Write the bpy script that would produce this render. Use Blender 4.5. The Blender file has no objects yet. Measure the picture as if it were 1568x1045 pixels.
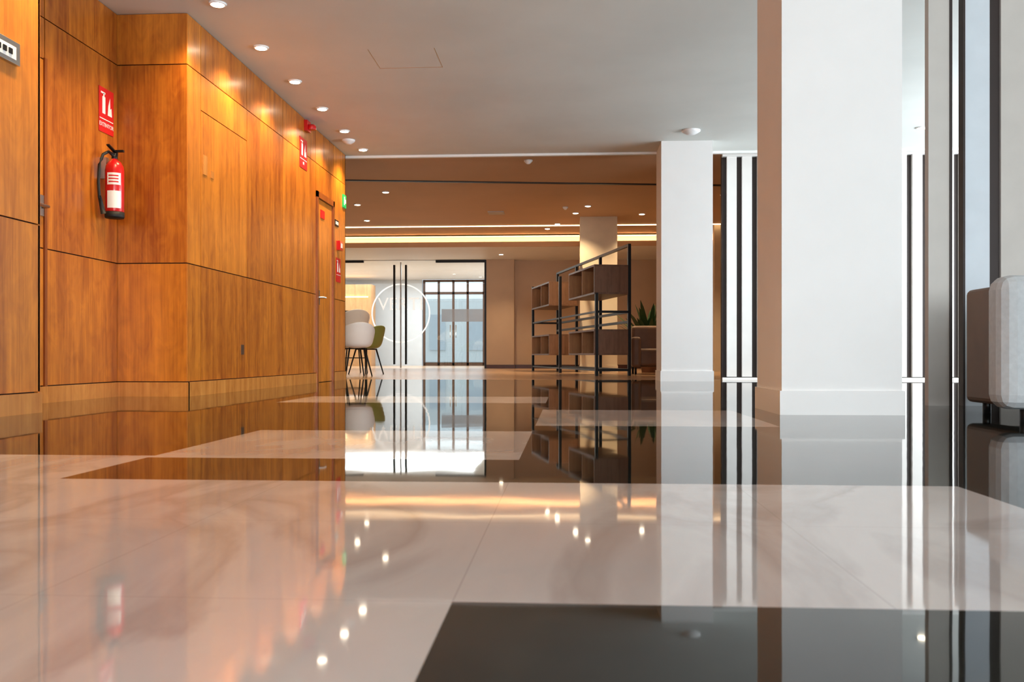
import bpy, math, random
from mathutils import Vector, Matrix
random.seed(7)
S = bpy.context.scene
try:
    S.view_settings.view_transform = 'Standard'
    S.view_settings.look = 'None'
    S.view_settings.gamma = 0.92
    S.view_settings.exposure = 0.03
except Exception as e:
    print(e)

# ------------------------------------------------------------------ materials
def new_mat(name):
    m = bpy.data.materials.new(name); m.use_nodes = True
    nt = m.node_tree
    return m, nt, nt.nodes['Principled BSDF']

def N(nt, t, **kw):
    n = nt.nodes.new(t)
    for k, v in kw.items():
        if k.startswith('i_'):
            n.inputs[k[2:]].default_value = v
        else:
            setattr(n, k, v)
    return n

def setp(p, base=None, rough=None, metal=None, coat=None, ior=None, emis=None, estr=None, spec=None):
    if base is not None: p.inputs['Base Color'].default_value = (*base, 1)
    if rough is not None: p.inputs['Roughness'].default_value = rough
    if metal is not None: p.inputs['Metallic'].default_value = metal
    if coat is not None: p.inputs['Coat Weight'].default_value = coat
    if ior is not None: p.inputs['IOR'].default_value = ior
    if spec is not None: p.inputs['Specular IOR Level'].default_value = spec
    if emis is not None:
        p.inputs['Emission Color'].default_value = (*emis, 1)
        p.inputs['Emission Strength'].default_value = estr

def plain(name, base, rough=0.5, metal=0, var=0.06, scale=6, bump=0.0, bscale=200, **kw):
    m, nt, p = new_mat(name)
    setp(p, base, rough, metal, **kw)
    tc = N(nt, 'ShaderNodeTexCoord')
    no = N(nt, 'ShaderNodeTexNoise'); no.inputs['Scale'].default_value = scale; no.inputs['Detail'].default_value = 4
    nt.links.new(tc.outputs['Object'], no.inputs['Vector'])
    r = N(nt, 'ShaderNodeValToRGB')
    r.color_ramp.elements[0].position = 0.3; r.color_ramp.elements[1].position = 0.7
    r.color_ramp.elements[0].color = (*[c*(1-var) for c in base], 1)
    r.color_ramp.elements[1].color = (*[min(1, c*(1+var)) for c in base], 1)
    nt.links.new(no.outputs['Fac'], r.inputs['Fac'])
    nt.links.new(r.outputs['Color'], p.inputs['Base Color'])
    if bump > 0:
        n2 = N(nt, 'ShaderNodeTexNoise'); n2.inputs['Scale'].default_value = bscale
        nt.links.new(tc.outputs['Object'], n2.inputs['Vector'])
        b = N(nt, 'ShaderNodeBump'); b.inputs['Strength'].default_value = bump; b.inputs['Distance'].default_value = 0.002
        nt.links.new(n2.outputs['Fac'], b.inputs['Height']); nt.links.new(b.outputs['Normal'], p.inputs['Normal'])
    return m

def wood(name, dark, light, rough=0.36, coat=0.35, vary=0.20):
    m, nt, p = new_mat(name)
    setp(p, light, rough, 0, coat=coat)
    p.inputs['Coat Roughness'].default_value = 0.22
    L = nt.links.new
    tc = N(nt, 'ShaderNodeTexCoord'); geo = N(nt, 'ShaderNodeNewGeometry')
    off = N(nt, 'ShaderNodeVectorMath', operation='SCALE'); off.inputs[0].default_value = (37, 23, 11)
    L(geo.outputs['Random Per Island'], off.inputs['Scale'])
    add = N(nt, 'ShaderNodeVectorMath', operation='ADD')
    L(tc.outputs['Object'], add.inputs[0]); L(off.outputs[0], add.inputs[1])
    def nz(sc, scale, detail, dist):
        mp = N(nt, 'ShaderNodeMapping'); mp.inputs['Scale'].default_value = sc
        L(add.outputs[0], mp.inputs['Vector'])
        n = N(nt, 'ShaderNodeTexNoise'); n.inputs['Scale'].default_value = scale
        n.inputs['Detail'].default_value = detail; n.inputs['Distortion'].default_value = dist
        L(mp.outputs[0], n.inputs['Vector']); return n
    a = nz((1, 1, .07), 10, 5, .8)
    b = nz((1, 1, .03), 70, 4, .1)
    c = nz((1, 1, .45), 8, 3, 1.8)
    mx = N(nt, 'ShaderNodeMath', operation='MULTIPLY_ADD'); mx.inputs[1].default_value = .5
    L(a.outputs['Fac'], mx.inputs[0])
    m2 = N(nt, 'ShaderNodeMath', operation='MULTIPLY'); m2.inputs[1].default_value = .30
    L(b.outputs['Fac'], m2.inputs[0]); L(m2.outputs[0], mx.inputs[2])
    m3 = N(nt, 'ShaderNodeMath', operation='MULTIPLY_ADD'); m3.inputs[1].default_value = .30
    L(c.outputs['Fac'], m3.inputs[0]); L(mx.outputs[0], m3.inputs[2])
    m4 = N(nt, 'ShaderNodeMath', operation='MULTIPLY_ADD'); m4.inputs[1].default_value = vary
    L(geo.outputs['Random Per Island'], m4.inputs[0]); L(m3.outputs[0], m4.inputs[2])
    r = N(nt, 'ShaderNodeValToRGB')
    r.color_ramp.elements[0].position = .45; r.color_ramp.elements[0].color = (*dark, 1)
    r.color_ramp.elements[1].position = .82; r.color_ramp.elements[1].color = (*light, 1)
    L(m4.outputs[0], r.inputs['Fac']); L(r.outputs['Color'], p.inputs['Base Color'])
    return m

def marble(name, base, vein, rough, vein_pos, joint=(0.2, .17, .15), ior=1.6):
    m, nt, p = new_mat(name)
    setp(p, base, rough, 0, ior=ior)
    L = nt.links.new
    tc = N(nt, 'ShaderNodeTexCoord')
    mp = N(nt, 'ShaderNodeMapping'); mp.inputs['Rotation'].default_value = (0, 0, .9); mp.inputs['Scale'].default_value = (1, .45, 1)
    L(tc.outputs['Object'], mp.inputs['Vector'])
    n = N(nt, 'ShaderNodeTexNoise'); n.inputs['Scale'].default_value = 1.7; n.inputs['Detail'].default_value = 7; n.inputs['Distortion'].default_value = 1.2
    L(mp.outputs[0], n.inputs['Vector'])
    r = N(nt, 'ShaderNodeValToRGB')
    e = r.color_ramp.elements
    e[0].position = .25; e[0].color = (*[c*.80 for c in base], 1)
    e[1].position = .75; e[1].color = (*[min(1, c*1.12) for c in base], 1)
    a = e.new(vein_pos); a.color = (*vein, 1)
    a2 = e.new(vein_pos+.06); a2.color = (*base, 1)
    a3 = e.new(vein_pos-.08); a3.color = (*[c*.96 for c in base], 1)
    L(n.outputs['Fac'], r.inputs['Fac'])
    sx = N(nt, 'ShaderNodeSeparateXYZ'); L(tc.outputs['Object'], sx.inputs[0])
    def jl(out, o):
        s = N(nt, 'ShaderNodeMath', operation='SUBTRACT'); s.inputs[1].default_value = o; L(out, s.inputs[0])
        pp = N(nt, 'ShaderNodeMath', operation='PINGPONG'); pp.inputs[1].default_value = .28125; L(s.outputs[0], pp.inputs[0])
        lt = N(nt, 'ShaderNodeMath', operation='LESS_THAN'); lt.inputs[1].default_value = .0010; L(pp.outputs[0], lt.inputs[0])
        return lt
    jx = jl(sx.outputs['X'], -.15); jy = jl(sx.outputs['Y'], 1.18)
    mxx = N(nt, 'ShaderNodeMath', operation='MAXIMUM'); L(jx.outputs[0], mxx.inputs[0]); L(jy.outputs[0], mxx.inputs[1])
    sc = N(nt, 'ShaderNodeMath', operation='MULTIPLY'); sc.inputs[1].default_value = .3; L(mxx.outputs[0], sc.inputs[0])
    mix = N(nt, 'ShaderNodeMix', data_type='RGBA'); mix.inputs['B'].default_value = (*joint, 1)
    L(sc.outputs[0], mix.inputs['Factor']); L(r.outputs['Color'], mix.inputs['A'])
    L(mix.outputs['Result'], p.inputs['Base Color'])
    n2 = N(nt, 'ShaderNodeTexNoise'); n2.inputs['Scale'].default_value = 4; n2.inputs['Detail'].default_value = 1
    L(tc.outputs['Object'], n2.inputs['Vector'])
    bp = N(nt, 'ShaderNodeBump'); bp.inputs['Strength'].default_value = 1; bp.inputs['Distance'].default_value = .0003
    L(n2.outputs['Fac'], bp.inputs['Height']); L(bp.outputs['Normal'], p.inputs['Normal'])
    return m

def emit(name, col, s):
    m, nt, p = new_mat(name)
    setp(p, col, .5, emis=col, estr=s); return m

def thin_glass(name, tint=(.95, .98, .98), refl=.08, rough=0.0):
    m = bpy.data.materials.new(name); m.use_nodes = True; nt = m.node_tree
    nt.nodes.clear()
    o = N(nt, 'ShaderNodeOutputMaterial'); t = N(nt, 'ShaderNodeBsdfTransparent'); g = N(nt, 'ShaderNodeBsdfGlossy')
    t.inputs[0].default_value = (*tint, 1); g.inputs['Roughness'].default_value = rough
    mx = N(nt, 'ShaderNodeMixShader'); mx.inputs[0].default_value = refl
    nt.links.new(t.outputs[0], mx.inputs[1]); nt.links.new(g.outputs[0], mx.inputs[2]); nt.links.new(mx.outputs[0], o.inputs[0])
    return m

def vinyl(name):
    m = bpy.data.materials.new(name); m.use_nodes = True; nt = m.node_tree
    nt.nodes.clear()
    o = N(nt, 'ShaderNodeOutputMaterial'); t = N(nt, 'ShaderNodeBsdfTranslucent'); g = N(nt, 'ShaderNodeBsdfDiffuse')
    t.inputs[0].default_value = (1, 1, 1, 1); g.inputs[0].default_value = (.9, .9, .9, 1)
    mx = N(nt, 'ShaderNodeMixShader'); mx.inputs[0].default_value = .35
    nt.links.new(t.outputs[0], mx.inputs[1]); nt.links.new(g.outputs[0], mx.inputs[2]); nt.links.new(mx.outputs[0], o.inputs[0])
    return m

M = {}
M['wood'] = wood('honey_veneer', (.28, .066, .004), (.68, .245, .024))
M['wood_base'] = wood('veneer_skirting', (.44, .15, .022), (.72, .33, .08), vary=.1)
M['wood_dark'] = wood('door_veneer', (.18, .042, .006), (.36, .10, .014))
M['gap'] = plain('panel_gap', (.02, .008, .003), .8)
M['white'] = plain('white_paint', (.84, .84, .83), .55, var=.015, scale=3)
M['ceil'] = plain('ceiling_paint', (.78, .80, .77), .7, var=.05, scale=.9)
M['ceil_warm'] = plain('warmlit_ceiling', (.60, .41, .26), .7, var=.04, scale=1)  # brown cast of warm lamps and walls put into the far ceiling colour
M['ceil_edge'] = plain('edge_paint', (.85, .84, .82), .5, var=.01)
M['farwall'] = plain('tan_wall_paint', (.62, .47, .34), .6, var=.04, scale=2)
M['cream'] = plain('cream_paint', (.75, .66, .52), .6, var=.03)
M['mlight'] = marble('cream_marble', (.57, .54, .53), (.45, .41, .40), .042, .48)
M['mdark'] = marble('dark_green_marble', (.010, .012, .009), (.02, .022, .017), .032, .55, joint=(.05, .05, .045), ior=1.5)
M['tanfloor'] = plain('tan_polished_floor', (.52, .34, .21), .20, var=.12, scale=3)
M['black'] = plain('black_metal', (.012, .012, .013), .4, .3, var=.1)
M['red'] = plain('red_enamel', (.58, .008, .010), .28, var=.03, coat=.4)
M['redsign'] = plain('red_sign', (.60, .012, .015), .45, var=.02)
M['wsign'] = plain('white_print', (.85, .85, .85), .5, var=.01)
M['vinyl'] = vinyl('white_vinyl')
M['green'] = plain('green_sign', (.01, .35, .09), .4, var=.03, emis=(.02, .7, .2), estr=.35)
M['steel'] = plain('brushed_steel', (.55, .54, .52), .3, 1.0, var=.05)
M['rubber'] = plain('black_rubber', (.012, .012, .012), .6)
M['plastic'] = plain('white_plastic', (.90, .90, .90), .35, var=.02)
M['olive'] = plain('olive_plastic', (.30, .32, .08), .4, var=.04)
M['slatw'] = plain('cream_slat', (.80, .77, .74), .5, var=.02)
M['slatd'] = plain('dark_brown_slat', (.030, .016, .012), .5, var=.1)
M['greige'] = plain('greige_panel', (.55, .51, .47), .6, var=.03)
M['pale'] = plain('pale_grey_panel', (.62, .66, .70), .6, var=.03)
M['fabric'] = plain('light_grey_fabric', (.52, .54, .55), .9, var=.06, scale=40, bump=.4, bscale=500)
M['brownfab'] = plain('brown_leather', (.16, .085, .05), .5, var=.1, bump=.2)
M['shelfw'] = wood('walnut_panel', (.12, .06, .03), (.24, .13, .075), rough=.45, coat=.05)
M['shelfi'] = wood('oak_lining', (.38, .19, .08), (.58, .33, .15), rough=.5, coat=.0)
M['lamp'] = emit('downlight_lens', (1, .86, .65), 30)
M['cove'] = emit('cove_led', (1, .74, .42), 6)
M['glass'] = thin_glass('clear_glass')
M['frost'] = thin_glass('frosted_film', (.75, .78, .8), .45, .5)
M['leaf'] = plain('leaf_green', (.03, .07, .02), .5, var=.3)
M['skirtd'] = plain('dark_red_skirting', (.10, .035, .02), .4)
M['concrete'] = plain('pavement', (.55, .54, .52), .8, var=.1)
M['brownframe'] = plain('bronze_frame', (.10, .055, .035), .4, .2)
M['pot'] = plain('clay_pot', (.2, .1, .06), .6)

# ------------------------------------------------------------------ builder
class B:
    def __init__(s): s.v = []; s.f = []; s.m = []; s.mats = []; s.sm = []
    def mi(s, k):
        if k not in s.mats: s.mats.append(k)
        return s.mats.index(k)
    def poly(s, vs, faces, mat, smooth=False):
        b = len(s.v); s.v += [tuple(v) for v in vs]; i = s.mi(mat)
        for f in faces:
            s.f.append([b+j for j in f]); s.m.append(i); s.sm.append(smooth)
    def box(s, x0, x1, y0, y1, z0, z1, mat, T=None):
        vs = [Vector(p) for p in ((x0,y0,z0),(x1,y0,z0),(x1,y1,z0),(x0,y1,z0),(x0,y0,z1),(x1,y0,z1),(x1,y1,z1),(x0,y1,z1))]
        if T: vs = [T @ v for v in vs]
        s.poly(vs, [(0,3,2,1),(4,5,6,7),(0,1,5,4),(1,2,6,5),(2,3,7,6),(3,0,4,7)], mat)
    def rect(s, x0, x1, y0, y1, z, mat, down=False):
        s.poly([(x0,y0,z),(x1,y0,z),(x1,y1,z),(x0,y1,z)], [(3,2,1,0) if down else (0,1,2,3)], mat)
    def lathe(s, prof, c, mat, n=28, T=None):
        vs = []; fs = []
        for r, z in prof:
            for i in range(n):
                a = 2*math.pi*i/n
                p = Vector((r*math.cos(a), r*math.sin(a), z))
                if T: p = T @ p
                vs.append(p + Vector(c))
        for k in range(len(prof)-1):
            for i in range(n):
                j = (i+1) % n
                fs.append((k*n+i, k*n+j, (k+1)*n+j, (k+1)*n+i))
        fs.append(tuple(range(n))[::-1]); fs.append(tuple((len(prof)-1)*n+i for i in range(n)))
        s.poly(vs, fs, mat, True)
    def tube(s, pts, r, mat, n=10):
        pts = [Vector(p) for p in pts]; vs = []; fs = []
        for k, p in enumerate(pts):
            d = (pts[min(k+1, len(pts)-1)] - pts[max(k-1, 0)]).normalized()
            up = Vector((0,0,1)) if abs(d.z) < .95 else Vector((1,0,0))
            a = d.cross(up).normalized(); b = d.cross(a).normalized()
            rr = r[k] if isinstance(r, (list, tuple)) else r
            for i in range(n):
                t = 2*math.pi*i/n
                vs.append(p + a*rr*math.cos(t) + b*rr*math.sin(t))
        for k in range(len(pts)-1):
            for i in range(n):
                j = (i+1) % n
                fs.append((k*n+i, k*n+j, (k+1)*n+j, (k+1)*n+i))
        fs.append(tuple(range(n))); fs.append(tuple((len(pts)-1)*n+i for i in range(n))[::-1])
        s.poly(vs, fs, mat, True)
    def done(s, name, bevel=0, parent=None):
        me = bpy.data.meshes.new(name); me.from_pydata(s.v, [], s.f)
        for k in s.mats: me.materials.append(M[k])
        me.polygons.foreach_set('material_index', s.m)
        me.polygons.foreach_set('use_smooth', s.sm)
        me.update()
        o = bpy.data.objects.new(name, me); S.collection.objects.link(o)
        if bevel:
            md = o.modifiers.new('bevel', 'BEVEL'); md.width = bevel; md.segments = 3; md.limit_method = 'ANGLE'
        if parent: o.parent = parent
        return o

def text(name, body, size, loc, rot, mat, parent=None, align='CENTER'):
    c = bpy.data.curves.new(name, 'FONT'); c.body = body; c.size = size; c.extrude = .0008
    c.align_x = align; c.align_y = 'CENTER'; c.materials.append(M[mat])
    o = bpy.data.objects.new(name, c); o.location = loc; o.rotation_euler = rot
    S.collection.objects.link(o)
    if parent: o.parent = parent
    return o

H = 3.0
XW = -2.97; XR = -3.53
Y0 = -9.0
Y1 = 4.98; Y2 = 6.97; Y3 = 12.05

# ------------------------------------------------------------------ floor
b = B()
def col(x0, x1, segs, start=Y0):
    y = start
    for ye, k in segs:
        b.rect(x0, x1, y, ye, 0, k); y = ye
YE = 12.15
col(-8, -2.0, [(2.85, 'mlight'), (YE, 'mdark')])
col(-2.0, -1.32, [(2.85, 'mlight'), (6.15, 'mdark'), (7.1, 'mlight'), (YE, 'mdark')])
col(-1.32, -.15, [(2.3, 'mlight'), (2.8, 'mdark'), (3.86, 'mlight'), (6.15, 'mdark'), (7.1, 'mlight'), (YE, 'mdark')])
col(-.15, .95, [(0, 'mlight'), (1.18, 'mdark'), (2.3, 'mlight'), (4.17, 'mdark'), (5.4, 'mlight'), (YE, 'mdark')])
col(.95, 2.1, [(0, 'mlight'), (YE, 'mdark')])
col(2.1, 7.0, [(1.2, 'mlight'), (YE, 'mdark')])
b.rect(-8, 7, YE, 29, 0, 'tanfloor')
b.done('floor')

# ------------------------------------------------------------------ ceiling
b = B()
b.rect(-3.8, 7, Y0, 12.12, H, 'ceil', True)
b.box(-3.0, 7, 12.10, 12.16, H-.03, H+.05, 'ceil_edge')
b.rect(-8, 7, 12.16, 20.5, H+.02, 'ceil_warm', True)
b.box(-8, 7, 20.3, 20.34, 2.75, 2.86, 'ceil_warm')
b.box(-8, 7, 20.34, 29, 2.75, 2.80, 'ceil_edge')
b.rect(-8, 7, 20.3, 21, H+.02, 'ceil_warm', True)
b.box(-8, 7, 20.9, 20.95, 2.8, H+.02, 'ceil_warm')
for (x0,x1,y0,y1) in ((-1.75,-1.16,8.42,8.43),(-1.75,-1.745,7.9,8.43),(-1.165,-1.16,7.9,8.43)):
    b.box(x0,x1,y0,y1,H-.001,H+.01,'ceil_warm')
T = Matrix.Translation((-5.5, 13.55, 0)) @ Matrix.Rotation(math.radians(7.5), 4, 'Z')
b.box(0, 12, 0, .07, H+.005, H+.03, 'black', T)
b.done('ceiling')
b = B(); b.box(-8, 7, 20.40, 20.44, 2.80, 2.83, 'cove'); b.done('cove_light_strip')
b = B(); b.box(-8, 7, 18.9, 18.915, H, H+.018, 'cove'); b.done('cove_light_strip')

# ------------------------------------------------------------------ left veneered wall
def panels_x(b, x, y_edges, z_edges, th=.02, g=.004, mat='wood'):
    for i in range(len(y_edges)-1):
        for j in range(len(z_edges)-1):
            b.box(x-th, x, y_edges[i]+g, y_edges[i+1]-g, z_edges[j]+g, z_edges[j+1]-g, mat)
b = B()
b.box(XR-.3, XW-.022, Y2+.022, Y3-.02, 0, H, 'gap')
Z = [.115, 1.044, 2.60, H]
panels_x(b, XW, [Y2-.0, 7.24], Z)
panels_x(b, XW, [7.24, 8.30], [.115, 1.044, 2.31, 2.60, H])
panels_x(b, XW, [8.30, 9.37, 10.38], Z)
panels_x(b, XW, [10.38, 10.62], Z)
panels_x(b, XW, [10.62, 11.42], [2.27, 2.60, H])
panels_x(b, XW, [11.42, Y3], Z)
for (a, c) in ((Y2, 10.62), (11.42, Y3)):
    b.box(XW-.02, XW+.012, a, c, 0, .112, 'wood_base')
b.box(XR-.3, XW-.0, Y3-.02, Y3, 0, H, 'wood')
for j in range(3):
    b.box(XR-.02, XW-.004, Y2, Y2+.02, Z[j]+.004, Z[j+1]-.004, 'wood')
b.box(XR-.02, XW+.012, Y2-.012, Y2+.02, 0, .112, 'wood_base')
b.box(XR-.3, XR-.022, Y1-.3, Y2+.03, 0, H, 'gap')
panels_x(b, XR, [4.9, 5.97], [.115, 1.044, 2.32, 2.6, H])
panels_x(b, XR, [5.97, Y2], Z)
b.box(XR-.02, XR+.012, 5.0, Y2, 0, .112, 'wood_base')
b.box(XR-.3, XW-.022, Y0, Y1-.02, 0, H, 'gap')
panels_x(b, XW, [Y0+k*1.0 for k in range(14)]+[Y1], [.115, 1.056, 2.4, H], mat='wood')
b.box(XW-.02, XW+.012, Y0, Y1, 0, .112, 'wood_base')
b.box(XR, XW, Y1-.02, Y1, 0, H, 'wood')
b.done('wall_left')

# door in left wall
b = B()
b.box(XW-.02, XW+.02, 10.62, 10.68, 0, 2.27, 'wood_dark')
b.box(XW-.02, XW+.02, 11.36, 11.42, 0, 2.27, 'wood_dark')
b.box(XW-.02, XW+.02, 10.62, 11.42, 2.20, 2.27, 'wood_dark')
b.box(XW-.02, XW-.004, 10.685, 11.355, 0.005, 2.195, 'wood')
b.tube([(XW, 10.76, 1.02), (XW+.05, 10.76, 1.02), (XW+.05, 10.88, 1.02)], .01, 'steel')
b.box(XW-.004, XW+.004, 10.735, 10.785, .93, 1.1, 'steel')
b.box(XW-.004, XW+.004, 10.83, 11.0, 1.98, 2.08, 'redsign')
b.done('door_1')
b = B()
b.tube([(XR, 5.93, 1.32), (XR+.05, 5.93, 1.32), (XR+.05, 5.82, 1.32)], .011, 'steel')
b.box(XR, XR+.006, 5.90, 5.96, 1.26, 1.40, 'steel')
b.done('door_handle')
b = B()
b.box(XR-.002, XR+.012, 5.955, 5.985, .112, 2.33, 'wood_dark'); b.done('trim_1')
b = B(); b.box(XW-.002, XW+.006, 8.15, 8.21, .33, .42, 'brownframe'); b.done('wall_socket')
b = B()
b.box(XW-.002, XW+.02, 4.50, 4.76, 1.88, 2.0, 'steel')
b.box(XW+.02, XW+.024, 4.53, 4.72, 1.90, 1.97, 'plastic')
for k in range(3): b.box(XW+.024, XW+.03, 4.55+k*.05, 4.58+k*.05, 1.92, 1.95, 'black')
b.done('access_keypad', .003)

# ------------------------------------------------------------------ fire extinguisher
ex = bpy.data.objects.new('fire_extinguisher', None); S.collection.objects.link(ex)
cx, cy, cz = -3.425, 6.72, 1.36
b = B()
b.lathe([(.066, 0), (.070, .01), (.070, .045)], (cx, cy, cz), 'rubber')
b.lathe([(.066, .045), (.068, .05), (.068, .36), (.062, .395), (.045, .425), (.024, .44), (.02, .455)], (cx, cy, cz), 'red')
b.done('cylinder', parent=ex)
b = B()
n = 10
for (z0, z1) in ((.07, .20), (.245, .335)):
    vs = []
    for i in range(n+1):
        a = math.radians(-110 + 85*i/n)
        vs += [(cx+.0692*math.cos(a), cy+.0692*math.sin(a), cz+z0), (cx+.0692*math.cos(a), cy+.0692*math.sin(a), cz+z1)]
    b.poly(vs, [(2*i, 2*i+2, 2*i+3, 2*i+1) for i in range(n)], 'wsign', True)
for z0 in (.262, .285, .308):
    vs = []
    for i in range(n+1):
        a = math.radians(-100 + 60*i/n)
        vs += [(cx+.0698*math.cos(a), cy+.0698*math.sin(a), cz+z0), (cx+.0698*math.cos(a), cy+.0698*math.sin(a), cz+z0+.01)]
    b.poly(vs, [(2*i, 2*i+2, 2*i+3, 2*i+1) for i in range(n)], 'redsign', True)
b.done('label', parent=ex)
b = B()
b.lathe([(.019, .44), (.022, .45), (.022, .49), (.012, .495)], (cx, cy, cz), 'black')
b.box(cx-.012, cx+.012, cy-.09, cy+.03, cz+.478, cz+.488, 'black')
b.poly([(cx-.012, cy+.03, cz+.49), (cx+.012, cy+.03, cz+.49), (cx+.012, cy-.10, cz+.53), (cx-.012, cy-.10, cz+.53),
        (cx-.012, cy+.03, cz+.50), (cx+.012, cy+.03, cz+.50), (cx+.012, cy-.10, cz+.54), (cx-.012, cy-.10, cz+.54)],
       [(0,1,2,3),(4,5,6,7),(0,1,5,4),(1,2,6,5),(2,3,7,6),(3,0,4,7)], 'black')
b.box(cx+.012, cx+.07, cy-.012, cy+.012, cz+.50, cz+.515, 'black')
b.done('valve_and_lever', parent=ex)
b = B()
pts = []
P = [(0, -.02, .47), (-.01, -.07, .49), (-.03, -.115, .46), (-.045, -.14, .38), (-.05, -.145, .25), (-.048, -.135, .14), (-.04, -.11, .06), (-.03, -.09, .03)]
for k in range(len(P)-1):
    for t in (0, .5): pts.append(tuple(P[k][i]*(1-t)+P[k+1][i]*t for i in range(3)))
pts.append(P[-1])
b.tube([(cx+p[0], cy+p[1], cz+p[2]) for p in pts], .011, 'rubber')
b.tube([(cx-.048, cy-.135, cz+.15), (cx-.035, cy-.10, cz+.02)], [.012, .019], 'rubber')
b.done('hose', parent=ex)
b = B(); b.box(XR, cx-.055, cy-.02, cy+.02, cz+.30, cz+.46, 'steel'); b.done('bracket', parent=ex)

# signs
def sign_x(name, x, y0, y1, z0, z1, ttl=None, icon=True, th=.004):
    o = bpy.data.objects.new(name, None); S.collection.objects.link(o)
    b = B(); b.box(x, x+th, y0, y1, z0, z1, 'redsign'); b.done('plate', parent=o)
    w = y1-y0; h = z1-z0; b = B(); X = x+th; e = X+.001
    if icon:
        ya = y0+w*.22; b.box(X, e, ya, ya+w*.2, z0+h*.42, z0+h*.80, 'wsign')
        b.box(X, e, ya+w*.06, ya+w*.14, z0+h*.80, z0+h*.88, 'wsign')
        b.box(X, e, ya-w*.1, ya+w*.2, z0+h*.86, z0+h*.90, 'wsign')
        b.poly([(e, y0+w*.58, z0+h*.42), (e, y0+w*.88, z0+h*.42), (e, y0+w*.84, z0+h*.62), (e, y0+w*.76, z0+h*.58), (e, y0+w*.74, z0+h*.84), (e, y0+w*.62, z0+h*.64)], [(0,1,2,3,4,5)], 'wsign')
        b.box(X, e, y0+w*.04, y1-w*.04, z0+h*.29, z0+h*.31, 'wsign')
    if b.v: b.done('pictogram', parent=o)
    if ttl: text('lettering', ttl, h*.13, (e, (y0+y1)/2, z0+h*.17), (math.pi/2, 0, math.pi/2), 'wsign', parent=o)
    return o
sign_x('fire_extinguisher_sign', XR+.001, 6.68, 6.90, 2.02, 2.36, 'EXTINTOR')
sign_x('fire_hose_sign', XW+.001, 9.96, 10.24, 2.42, 2.76, 'BIE')
sign_x('fire_alarm_sign', XW+.001, 11.55, 11.78, 1.27, 1.58, None)
b = B(); b.box(XW, XW+.05, 11.58, 11.72, 1.68, 1.80, 'red'); b.box(XW+.05, XW+.054, 11.61, 11.69, 1.71, 1.77, 'wsign'); b.done('fire_alarm_call_point', .004)
b = B(); b.box(XW, XW+.04, 10.13, 10.27, 2.86, 2.98, 'red'); b.lathe([(.05, 0), (.05, .04), (.03, .06)], (XW+.07, 10.2, 2.88), 'red'); b.done('alarm_siren', .003)
b = B(); b.box(XW, XW+.02, 11.88, 12.02, 2.28, 2.45, 'green')
b.box(XW+.02, XW+.022, 11.90, 11.94, 2.31, 2.42, 'wsign'); b.box(XW+.02, XW+.022, 11.95, 12.0, 2.34, 2.39, 'wsign')
b.done('exit_sign')
b = B(); b.box(XW, XW+.01, 11.48, 11.66, 1.98, 2.06, 'black'); b.box(XW+.01, XW+.012, 11.5, 11.64, 2.0, 2.04, 'wsign'); b.done('room_sign')
b = B(); b.box(XW, XW+.006, 7.28, 7.36, 1.80, 1.96, 'wood_base'); b.box(XW, XW+.006, 7.44, 7.50, 1.80, 1.86, 'wood_base'); b.done('light_switch')

# ------------------------------------------------------------------ columns
def column(name, x0, x1, y0, y1, h, mat='white', sk=True):
    b = B(); b.box(x0, x1, y0, y1, 0, h, mat)
    if sk:
        t = .012
        for q in ((x0-t,x1+t,y0-t,y0),(x0-t,x1+t,y1,y1+t),(x0-t,x0,y0,y1),(x1,x1+t,y0,y1)):
            b.box(*q, 0, .13, mat)
    return b.done(name)
column('column', 1.154, 1.79, 5.03, 5.67, H)
column('column', 1.160, 1.795, 11.50, 12.14, H)
column('column', .23, .95, 17.8, 18.5, H+.02, 'cream')

# ------------------------------------------------------------------ slat wall right far
b = B()
b.box(2.04, 7, 12.32, 12.40, 0, H, 'slatd')
x = 2.10
while x < 6.9:
    b.box(x, x+.128, 12.27, 12.32, .04, H-.03, 'slatw'); x += .20
b.box(2.04, 7, 12.25, 12.33, 0, .03, 'white')
b.box(2.04, 7, 12.24, 12.33, H-.04, H, 'ceil_edge')
b.done('wall_slatted')

# folding partition on right
b = B(); b.box(2.30, 2.43, 6.0, 6.06, 0, H, 'greige'); b.box(2.43, 2.445, 5.99, 6.06, 0, H, 'slatd'); b.done('partition_panel')
b = B(); b.box(2.525, 2.68, 6.0, 6.06, 0, H, 'pale'); b.box(2.68, 2.75, 6.02, 6.06, 0, H, 'slatd'); b.box(2.75, 3.4, 6.0, 6.06, 0, H, 'greige')
b.box(2.512, 2.525, 5.99, 6.06, 0, H, 'slatd'); b.done('partition_panel')

# right wall with windows, rear wall with windows
b = B()
b.box(7, 7.2, Y0, 23.4, 0, .4, 'white'); b.box(7, 7.2, Y0, 23.4, 2.7, H+.05, 'white')
b.box(7, 7.2, 11.5, 23.4, .4, 2.7, 'white')
for yy in (Y0, -6.5, -4, -1.5, 1, 3.5, 6, 8.7): b.box(7, 7.2, yy, yy+.3, .4, 2.7, 'white')
b.done('wall_right')
b = B()
b.box(-3.6, 7.2, Y0-.2, Y0, 2.8, H+.05, 'white'); b.box(-3.6, -2.4, Y0-.2, Y0, 0, 2.8, 'white')
for xx in (-.2, 2.2, 4.6, 6.9): b.box(xx, xx+.15, Y0-.2, Y0, 0, 2.8, 'white')
b.done('wall_rear')
b = B()
b.box(-2.4, 6.9, Y0-.12, Y0-.10, .0, 2.8, 'glass'); b.done('window_1')
b = B(); b.box(7.08, 7.10, Y0+.3, 11.5, .4, 2.7, 'glass'); b.done('window_2')

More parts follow.
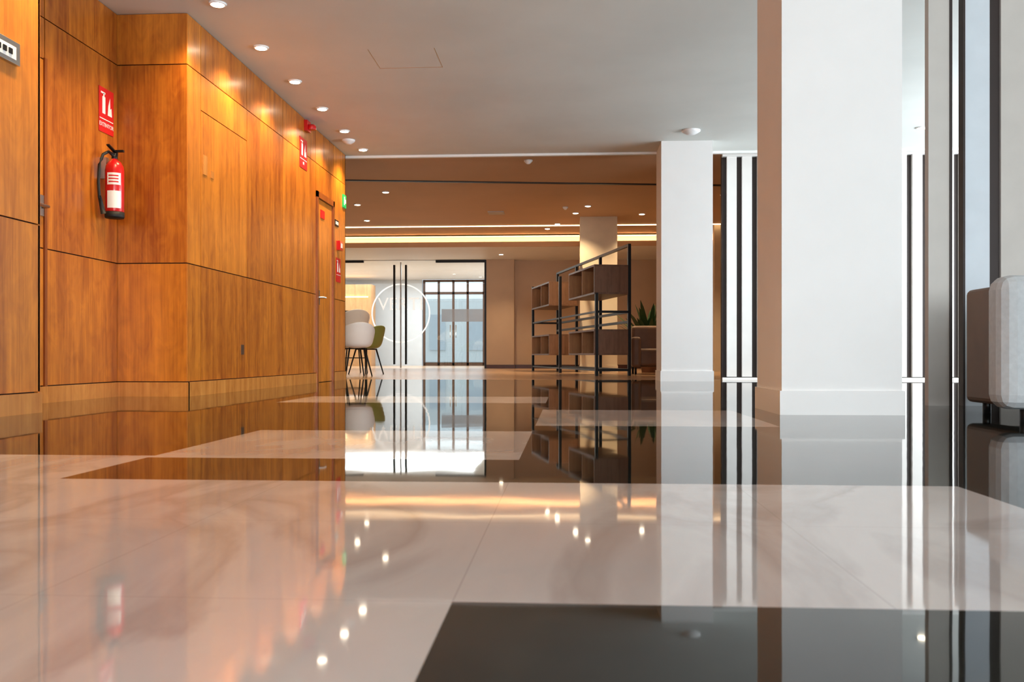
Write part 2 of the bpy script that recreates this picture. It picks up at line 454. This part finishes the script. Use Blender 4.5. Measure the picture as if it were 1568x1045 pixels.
# ------------------------------------------------------------------ far room walls
b = B(); b.box(-8.2, -8, 12, 29, 0, H+.05, 'white'); b.box(-8, XR-.3, 12.0, 12.03, 0, H+.05, 'white'); b.done('wall_far_left')
YF = 23.0
b = B()
b.box(-2.06, -1.36, YF, YF+.3, 0, 2.75, 'farwall')
b.box(-1.36, 7, YF+.25, YF+.45, 0, 2.75, 'farwall')
b.box(3.0, 7.0, 19.0, 19.2, 0, H+.02, 'cream')
b.done('wall_far')
b = B(); b.box(-2.06, -1.35, YF-.015, YF, 0, .09, 'skirtd'); b.box(-1.36, 7, YF+.235, YF+.25, 0, .09, 'skirtd'); b.done('baseboard_far')

# glass entrance screen
b = B()
b.box(-7.99, -4.26, YF+.02, YF+.032, .01, 2.74, 'glass'); b.box(-4.23, -2.1, YF+.02, YF+.032, .01, 2.74, 'glass')
b.box(-2.11, -2.065, YF, YF+.06, 0, 2.745, 'black')
b.box(-3.35, -2.1, YF-.01, YF+.06, 2.68, 2.745, 'black'); b.box(-5.9, -5.2, YF-.01, YF+.06, 2.69, 2.745, 'black')
b.box(-7.99, -2.1, YF, YF+.05, 2.735, 2.748, 'steel')
b.box(-4.262, -4.23, YF+.015, YF+.04, .01, 2.7, 'steel')
for xx in (-4.40, -4.10):
    b.tube([(xx, YF-.05, .1), (xx, YF-.05, 2.62)], .028, 'black')
    for zz in (.4, 2.2): b.tube([(xx, YF-.05, zz), (xx, YF+.03, zz)], .012, 'steel')
b.done('glass_entrance_door')
dec = bpy.data.objects.new('glass_logo_decal', None); S.collection.objects.link(dec)
b = B(); n = 64; vs = []
for i in range(n):
    a = 2*math.pi*i/n
    for r in (.72, .755): vs.append((-4.245+r*math.cos(a), YF+.012, 1.40+r*math.sin(a)))
b.poly(vs, [(2*i, 2*i+1, (2*i+3) % (2*n), (2*i+2) % (2*n)) for i in range(n)], 'vinyl'); b.done('ring', parent=dec)
text('lettering', 'VERTI', .46, (-4.245, YF+.012, 1.62), (math.pi/2, 0, 0), 'vinyl', parent=dec)
b = B(); b.box(-3.2, -2.15, YF+.010, YF+.014, 1.18, 1.50, 'frost'); b.done('safety_film')

# vestibule beyond
YV = 29.0
b = B()
b.box(-8, -4.66, YV, YV+.2, 0, 2.75, 'pale'); b.box(-2.62, 0, YV, YV+.2, 0, 2.75, 'white')
b.box(-2.0, -1.9, YF+.3, YV, 0, 2.75, 'white')
b.done('wall_vestibule')
b = B()
for xx in (-4.6, -4.13, -3.66, -3.2, -2.68): b.box(xx-.035, xx+.035, YV+.02, YV+.09, 0, 2.745, 'brownframe')
b.box(-4.6, -2.68, YV+.02, YV+.09, 2.28, 2.36, 'brownframe'); b.box(-4.6, -2.68, YV+.02, YV+.09, .0, .10, 'brownframe')
b.box(-4.6, -2.68, YV+.02, YV+.09, 2.68, 2.745, 'brownframe')
b.box(-4.6, -2.68, YV+.05, YV+.055, .1, 2.7, 'glass')
for xx in (-3.75, -3.57): b.tube([(xx, YV-.02, .9), (xx, YV-.02, 1.3)], .015, 'steel')
b.done('exterior_glass_door')
b = B()
b.box(-7.4, -6.0, 27.6, 28.2, 0, 2.5, 'shelfi')
b.box(-7.1, -6.35, 27.58, 27.6, 1.2, 1.7, 'black')
b.box(-7.3, -6.1, 27.56, 27.6, 2.1, 2.13, 'cove')
b.box(-7.3, -6.1, 27.4, 27.6, .9, .95, 'plastic')
b.done('wall_display_unit')
b = B(); b.rect(-40, 40, YV+.2, 90, -.02, 'concrete'); b.rect(-40, 40, -50, Y0-.2, -.02, 'concrete'); b.rect(7.2, 40, Y0-.2, YV+.2, -.02, 'concrete'); b.done('ground_exterior')
b = B()
b.box(-16, 4, 46, 48, 0, 3.2, 'white')
for i in range(9): b.box(-15+i*2, -14.2+i*2, 45.9, 46, .6, 2.4, 'pale')
b.done('building_facade')

# ------------------------------------------------------------------ shelving unit
sh = bpy.data.objects.new('shelving_unit', None); S.collection.objects.link(sh)
ang = math.atan2(.973, -.232)
T = Matrix.Translation((.434, 14.55, 0)) @ Matrix.Rotation(ang, 4, 'Z')
D = .56; Lg = 5.2
b = B(); r = .024
def post(x, y, z1): b.box(x-r, x+r, y-r, y+r, 0, z1, 'black', T)
for x in (.02, 1.75, 3.5, Lg): post(x, -D, 2.10)
for x in (.02, 2.6, Lg): post(x, -.02, 1.32 if x < 1 else 1.8)
for z in (2.09, 1.02, .86, .09): b.box(0, Lg, -D-r, -D+r, z-.02, z+.02, 'black', T)
for z in (1.02, .09): b.box(0, Lg, -.035, -.005, z-.014, z+.014, 'black', T)
for x in (.02, Lg):
    for z in (2.09, 1.02, .09): b.box(x-r, x+r, -D, -.02 if z < 2 else -D+.02, z-.018, z+.018, 'black', T)
b.done('frame', parent=sh)
def crate(x0, x1, z0, z1):
    b = B(); t = .03
    b.box(x0, x1, -D, 0.02, z0, z0+t, 'shelfw', T); b.box(x0, x1, -D, 0.02, z1-t, z1, 'shelfw', T)
    b.box(x0, x0+t, -D, 0.02, z0+t, z1-t, 'shelfw', T); b.box(x1-t, x1, -D, 0.02, z0+t, z1-t, 'shelfi', T)
    b.box(x0+t, x1-t, -D, -D+t, z0+t, z1-t, 'shelfi', T)
    b.box((x0+x1)/2-.012, (x0+x1)/2+.012, -D+t, 0, z0+t, z1-t, 'shelfi', T)
    b.done('crate', parent=sh)
crate(0, 1.75, 1.30, 1.77); crate(3.4, 5.15, 1.30, 1.77)
crate(0, 1.75, .33, .74); crate(3.4, 5.15, .33, .74)

# ------------------------------------------------------------------ seating
def tub_chair(name, loc, rotz, mat, seat=.45, stool=False):
    o = bpy.data.objects.new(name, None); S.collection.objects.link(o)
    o.location = loc; o.rotation_euler = (0, 0, rotz)
    n = 32; rings = [(0.02, 0), (.10, .0), (.19, .01), (.235, .035), (.255, .30), (.27, .65), (.285, 1.0)]
    vs = []; fs = []
    for r, k in rings:
        for i in range(n):
            a = 2*math.pi*i/n
            back = (1+math.cos(a-math.pi/2))/2
            rim = .05 + .34*back**1.1
            z = seat + (k*rim if k > .04 else k)
            lean = .05*k*back
            vs.append((r*math.cos(a)*1.02, r*math.sin(a)+lean, z))
    for k in range(len(rings)-1):
        for i in range(n):
            j = (i+1) % n; fs.append((k*n+i, k*n+j, (k+1)*n+j, (k+1)*n+i))
    fs.append(tuple(range(n))[::-1])
    b = B(); b.poly(vs, fs, mat, True); s = b.done('shell', parent=o)
    md = s.modifiers.new('sol', 'SOLIDIFY'); md.thickness = .014; md.offset = 1
    md = s.modifiers.new('sub', 'SUBSURF'); md.levels = 1; md.render_levels = 2
    b = B()
    for sx in (-1, 1):
        for sy in (-1, 1):
            b.tube([(sx*.12, sy*.12, seat-.01), (sx*.21, sy*.21, 0)], [.014, .010], 'black')
    if stool:
        z = .28; c = .21-.09*z/seat
        P4 = [(-c,-c,z),(c,-c,z),(c,c,z),(-c,c,z)]
        for i in range(4): b.tube([P4[i], P4[(i+1)%4]], .009, 'black')
    b.tube([(-.12,-.12,seat-.02),(.12,.12,seat-.02)], .01, 'black'); b.tube([(.12,-.12,seat-.02),(-.12,.12,seat-.02)], .01, 'black')
    b.done('legs', parent=o)
tub_chair('tub_chair', (-3.30, 14.0, 0), math.radians(-150), 'plastic')
tub_chair('tub_chair', (-3.46, 15.5, 0), math.radians(-120), 'olive')
tub_chair('bar_stool', (-3.95, 16.6, 0), math.radians(-150), 'plastic', seat=.78, stool=True)
b = B()
b.lathe([(.40, .72), (.42, .73), (.42, .745), (.40, .75)], (-4.05, 14.6, 0), 'plastic', 40)
b.lathe([(.03, .02), (.03, .72)], (-4.05, 14.6, 0), 'black'); b.lathe([(.26, 0), (.26, .012), (.05, .025)], (-4.05, 14.6, 0), 'black', 40)
b.done('round_table')

# sofa at right seen from behind
o = bpy.data.objects.new('sofa', None); S.collection.objects.link(o)
b = B(); b.box(2.07, 3.9, 4.50, 4.70, .06, .71, 'fabric'); b.done('back', .07, o)
b = B(); b.box(2.40, 3.7, 4.66, 5.42, .08, .42, 'fabric'); b.done('seat', .05, o)
b = B(); b.box(2.24, 2.42, 4.66, 5.32, .06, .69, 'brownfab'); b.box(3.68, 3.86, 4.66, 5.32, .06, .69, 'brownfab'); b.done('arms', .03, o)  # brown arms added to give the dark area beside the grey back
b = B()
for xx in (2.22, 3.75): b.tube([(xx, 4.60, 0), (xx, 4.60, .09)], .022, 'black')
for xx in (2.33, 3.77): b.tube([(xx, 5.25, 0), (xx, 5.25, .09)], .022, 'black')
b.done('legs', parent=o)
o = bpy.data.objects.new('armchair', None); S.collection.objects.link(o)
b = B(); b.box(1.12, 1.95, 16.25, 16.5, .12, .85, 'brownfab'); b.done('back', .06, o)
b = B(); b.box(1.2, 1.87, 15.7, 16.3, .14, .44, 'brownfab'); b.done('seat', .05, o)
b = B(); b.box(1.08, 1.24, 15.65, 16.4, .12, .64, 'brownfab'); b.box(1.83, 1.99, 15.65, 16.4, .12, .64, 'brownfab'); b.done('arms', .05, o)
b = B()
for xx in (1.15, 1.9):
    for yy in (15.72, 16.4): b.tube([(xx, yy, 0), (xx, yy, .14)], .02, 'black')
b.done('legs', parent=o)
px, py = 1.52, 17.3
b = B(); b.lathe([(.14, 0), (.19, .38), (.2, .42), (.17, .42), (.16, .38)], (px, py, 0), 'pot')
for i in range(70):
    a = random.uniform(0, 6.28); ln = random.uniform(.55, 1.0); el = random.uniform(.95, 1.45)
    base = Vector((px, py, .4)); d = Vector((math.cos(a)*math.cos(el), math.sin(a)*math.cos(el), math.sin(el)))
    side = d.cross(Vector((0,0,1))).normalized(); pts = []
    for t, w in ((0, .008), (.3, .03), (.6, .055), (.85, .035), (1, .002)):
        c = base + d*ln*t*1.1 + Vector((d.x, d.y, 0))*.35*t*t - Vector((0,0,.12*t*t)); pts += [c-side*w, c+side*w]
    b.poly(pts, [(2*k, 2*k+1, 2*k+3, 2*k+2) for k in range(4)], 'leaf', True)
b.done('potted_plant')

# ------------------------------------------------------------------ lamps
def spot(x, y, z, W, size=110, col=(1, .74, .45), name='downlight', blend=.7):
    o = bpy.data.objects.new(name, None); S.collection.objects.link(o)
    b = B()
    b.lathe([(.055, -.012), (.062, -.012), (.068, 0), (.05, .0)], (x, y, z), 'plastic', 24)
    b.lathe([(.048, -.013), (.048, -.010)], (x, y, z-.001), 'lamp', 24)
    b.done('fitting', parent=o)
    l = bpy.data.lights.new('bulb', 'SPOT'); l.energy = W; l.color = col; l.spot_size = math.radians(size); l.spot_blend = blend
    l.shadow_soft_size = .05
    lo = bpy.data.objects.new('bulb', l); lo.location = (x, y, z-.03); S.collection.objects.link(lo); lo.parent = o
for i in range(-4, 6): spot(-2.66, 6.80+.985*i, H, 100, size=130, col=(1, .72, .40))
spot(4.14, 11.0, H, 40); spot(4.14, 8.0, H, 40)
for (x, y) in ((.354, 16.5), (.14, 17.3), (-.22, 18.7), (-.44, 19.4), (1.4, 17.5), (-3.75, 16.1), (-4.0, 18.0), (2.6, 15.5), (2.3, 17.5)):
    spot(x, y, H+.02, 140)
for (x, y) in ((-3.0, 14.9), (-1.6, 21.8), (.8, 21.8)): spot(x, y, H+.02 if y < 20 else 2.75, 100)
def detector(name, x, y, z, r=.07):
    b = B(); b.lathe([(r, 0), (r, -.015), (r*.8, -.03), (r*.45, -.05), (r*.3, -.055)], (x, y, z), 'plastic', 24); b.done(name)
detector('smoke_detector', 1.456, 10.97, H, .11); detector('smoke_detector', -.55, 12.6, H+.02, .06)
detector('smoke_detector', -2.72, 11.2, H, .08); detector('smoke_detector', -.05, 16.6, H+.02, .05)
b = B(); b.box(-1.5, -1.2, 17.0, 17.3, H, H+.02, 'greige'); b.done('ceiling_speaker')

def area(name, loc, rot, sx, sy, W, col):
    l = bpy.data.lights.new(name, 'AREA'); l.shape = 'RECTANGLE'; l.size = sx; l.size_y = sy; l.energy = W; l.color = col
    o = bpy.data.objects.new(name, l); o.location = loc; o.rotation_euler = rot; S.collection.objects.link(o); return o
R = math.radians
area('daylight_rear_window', (2.6, Y0+.1, 1.5), (R(92), 0, R(-6)), 8, 2.6, 980, (.86, .94, 1.0))
area('daylight_side_window', (6.85, 8.6, 1.5), (R(100), 0, R(90)), 5.6, 2.2, 460, (.86, .94, 1.0))
area('added_ceiling_fill', (3.2, -4.0, .12), (R(180-20), 0, 0), 7, 5.0, 200, (.94, .98, 1.0))  # added upward fill behind the camera, brightens the ceiling like a sunlit floor
area('cove_glow', (-.5, 20.6, 2.86), (R(180-35), 0, 0), 14, .08, 120, (1, .74, .45))
area('vestibule_fill_light', (-5, 26, 2.72), (0, 0, 0), 5, 4, 350, (.92, .97, 1.0))  # added fill light to brighten the vestibule, not an actual fitting

w = bpy.data.worlds.new('sky'); S.world = w; w.use_nodes = True
bg = w.node_tree.nodes['Background']; bg.inputs[0].default_value = (.82, .91, 1.0, 1); bg.inputs[1].default_value = 1.6

# ------------------------------------------------------------------ camera
c = bpy.data.cameras.new('camera'); c.sensor_width = 36; c.lens = 36*1400/1568
c.shift_y = 22.5/1568
c.dof.use_dof = True; c.dof.focus_distance = 9; c.dof.aperture_fstop = 8
co = bpy.data.objects.new('camera', c); co.location = (0, 0, .32)
co.rotation_euler = (math.radians(90), 0, math.atan(86/1400)); S.collection.objects.link(co)
S.camera = co
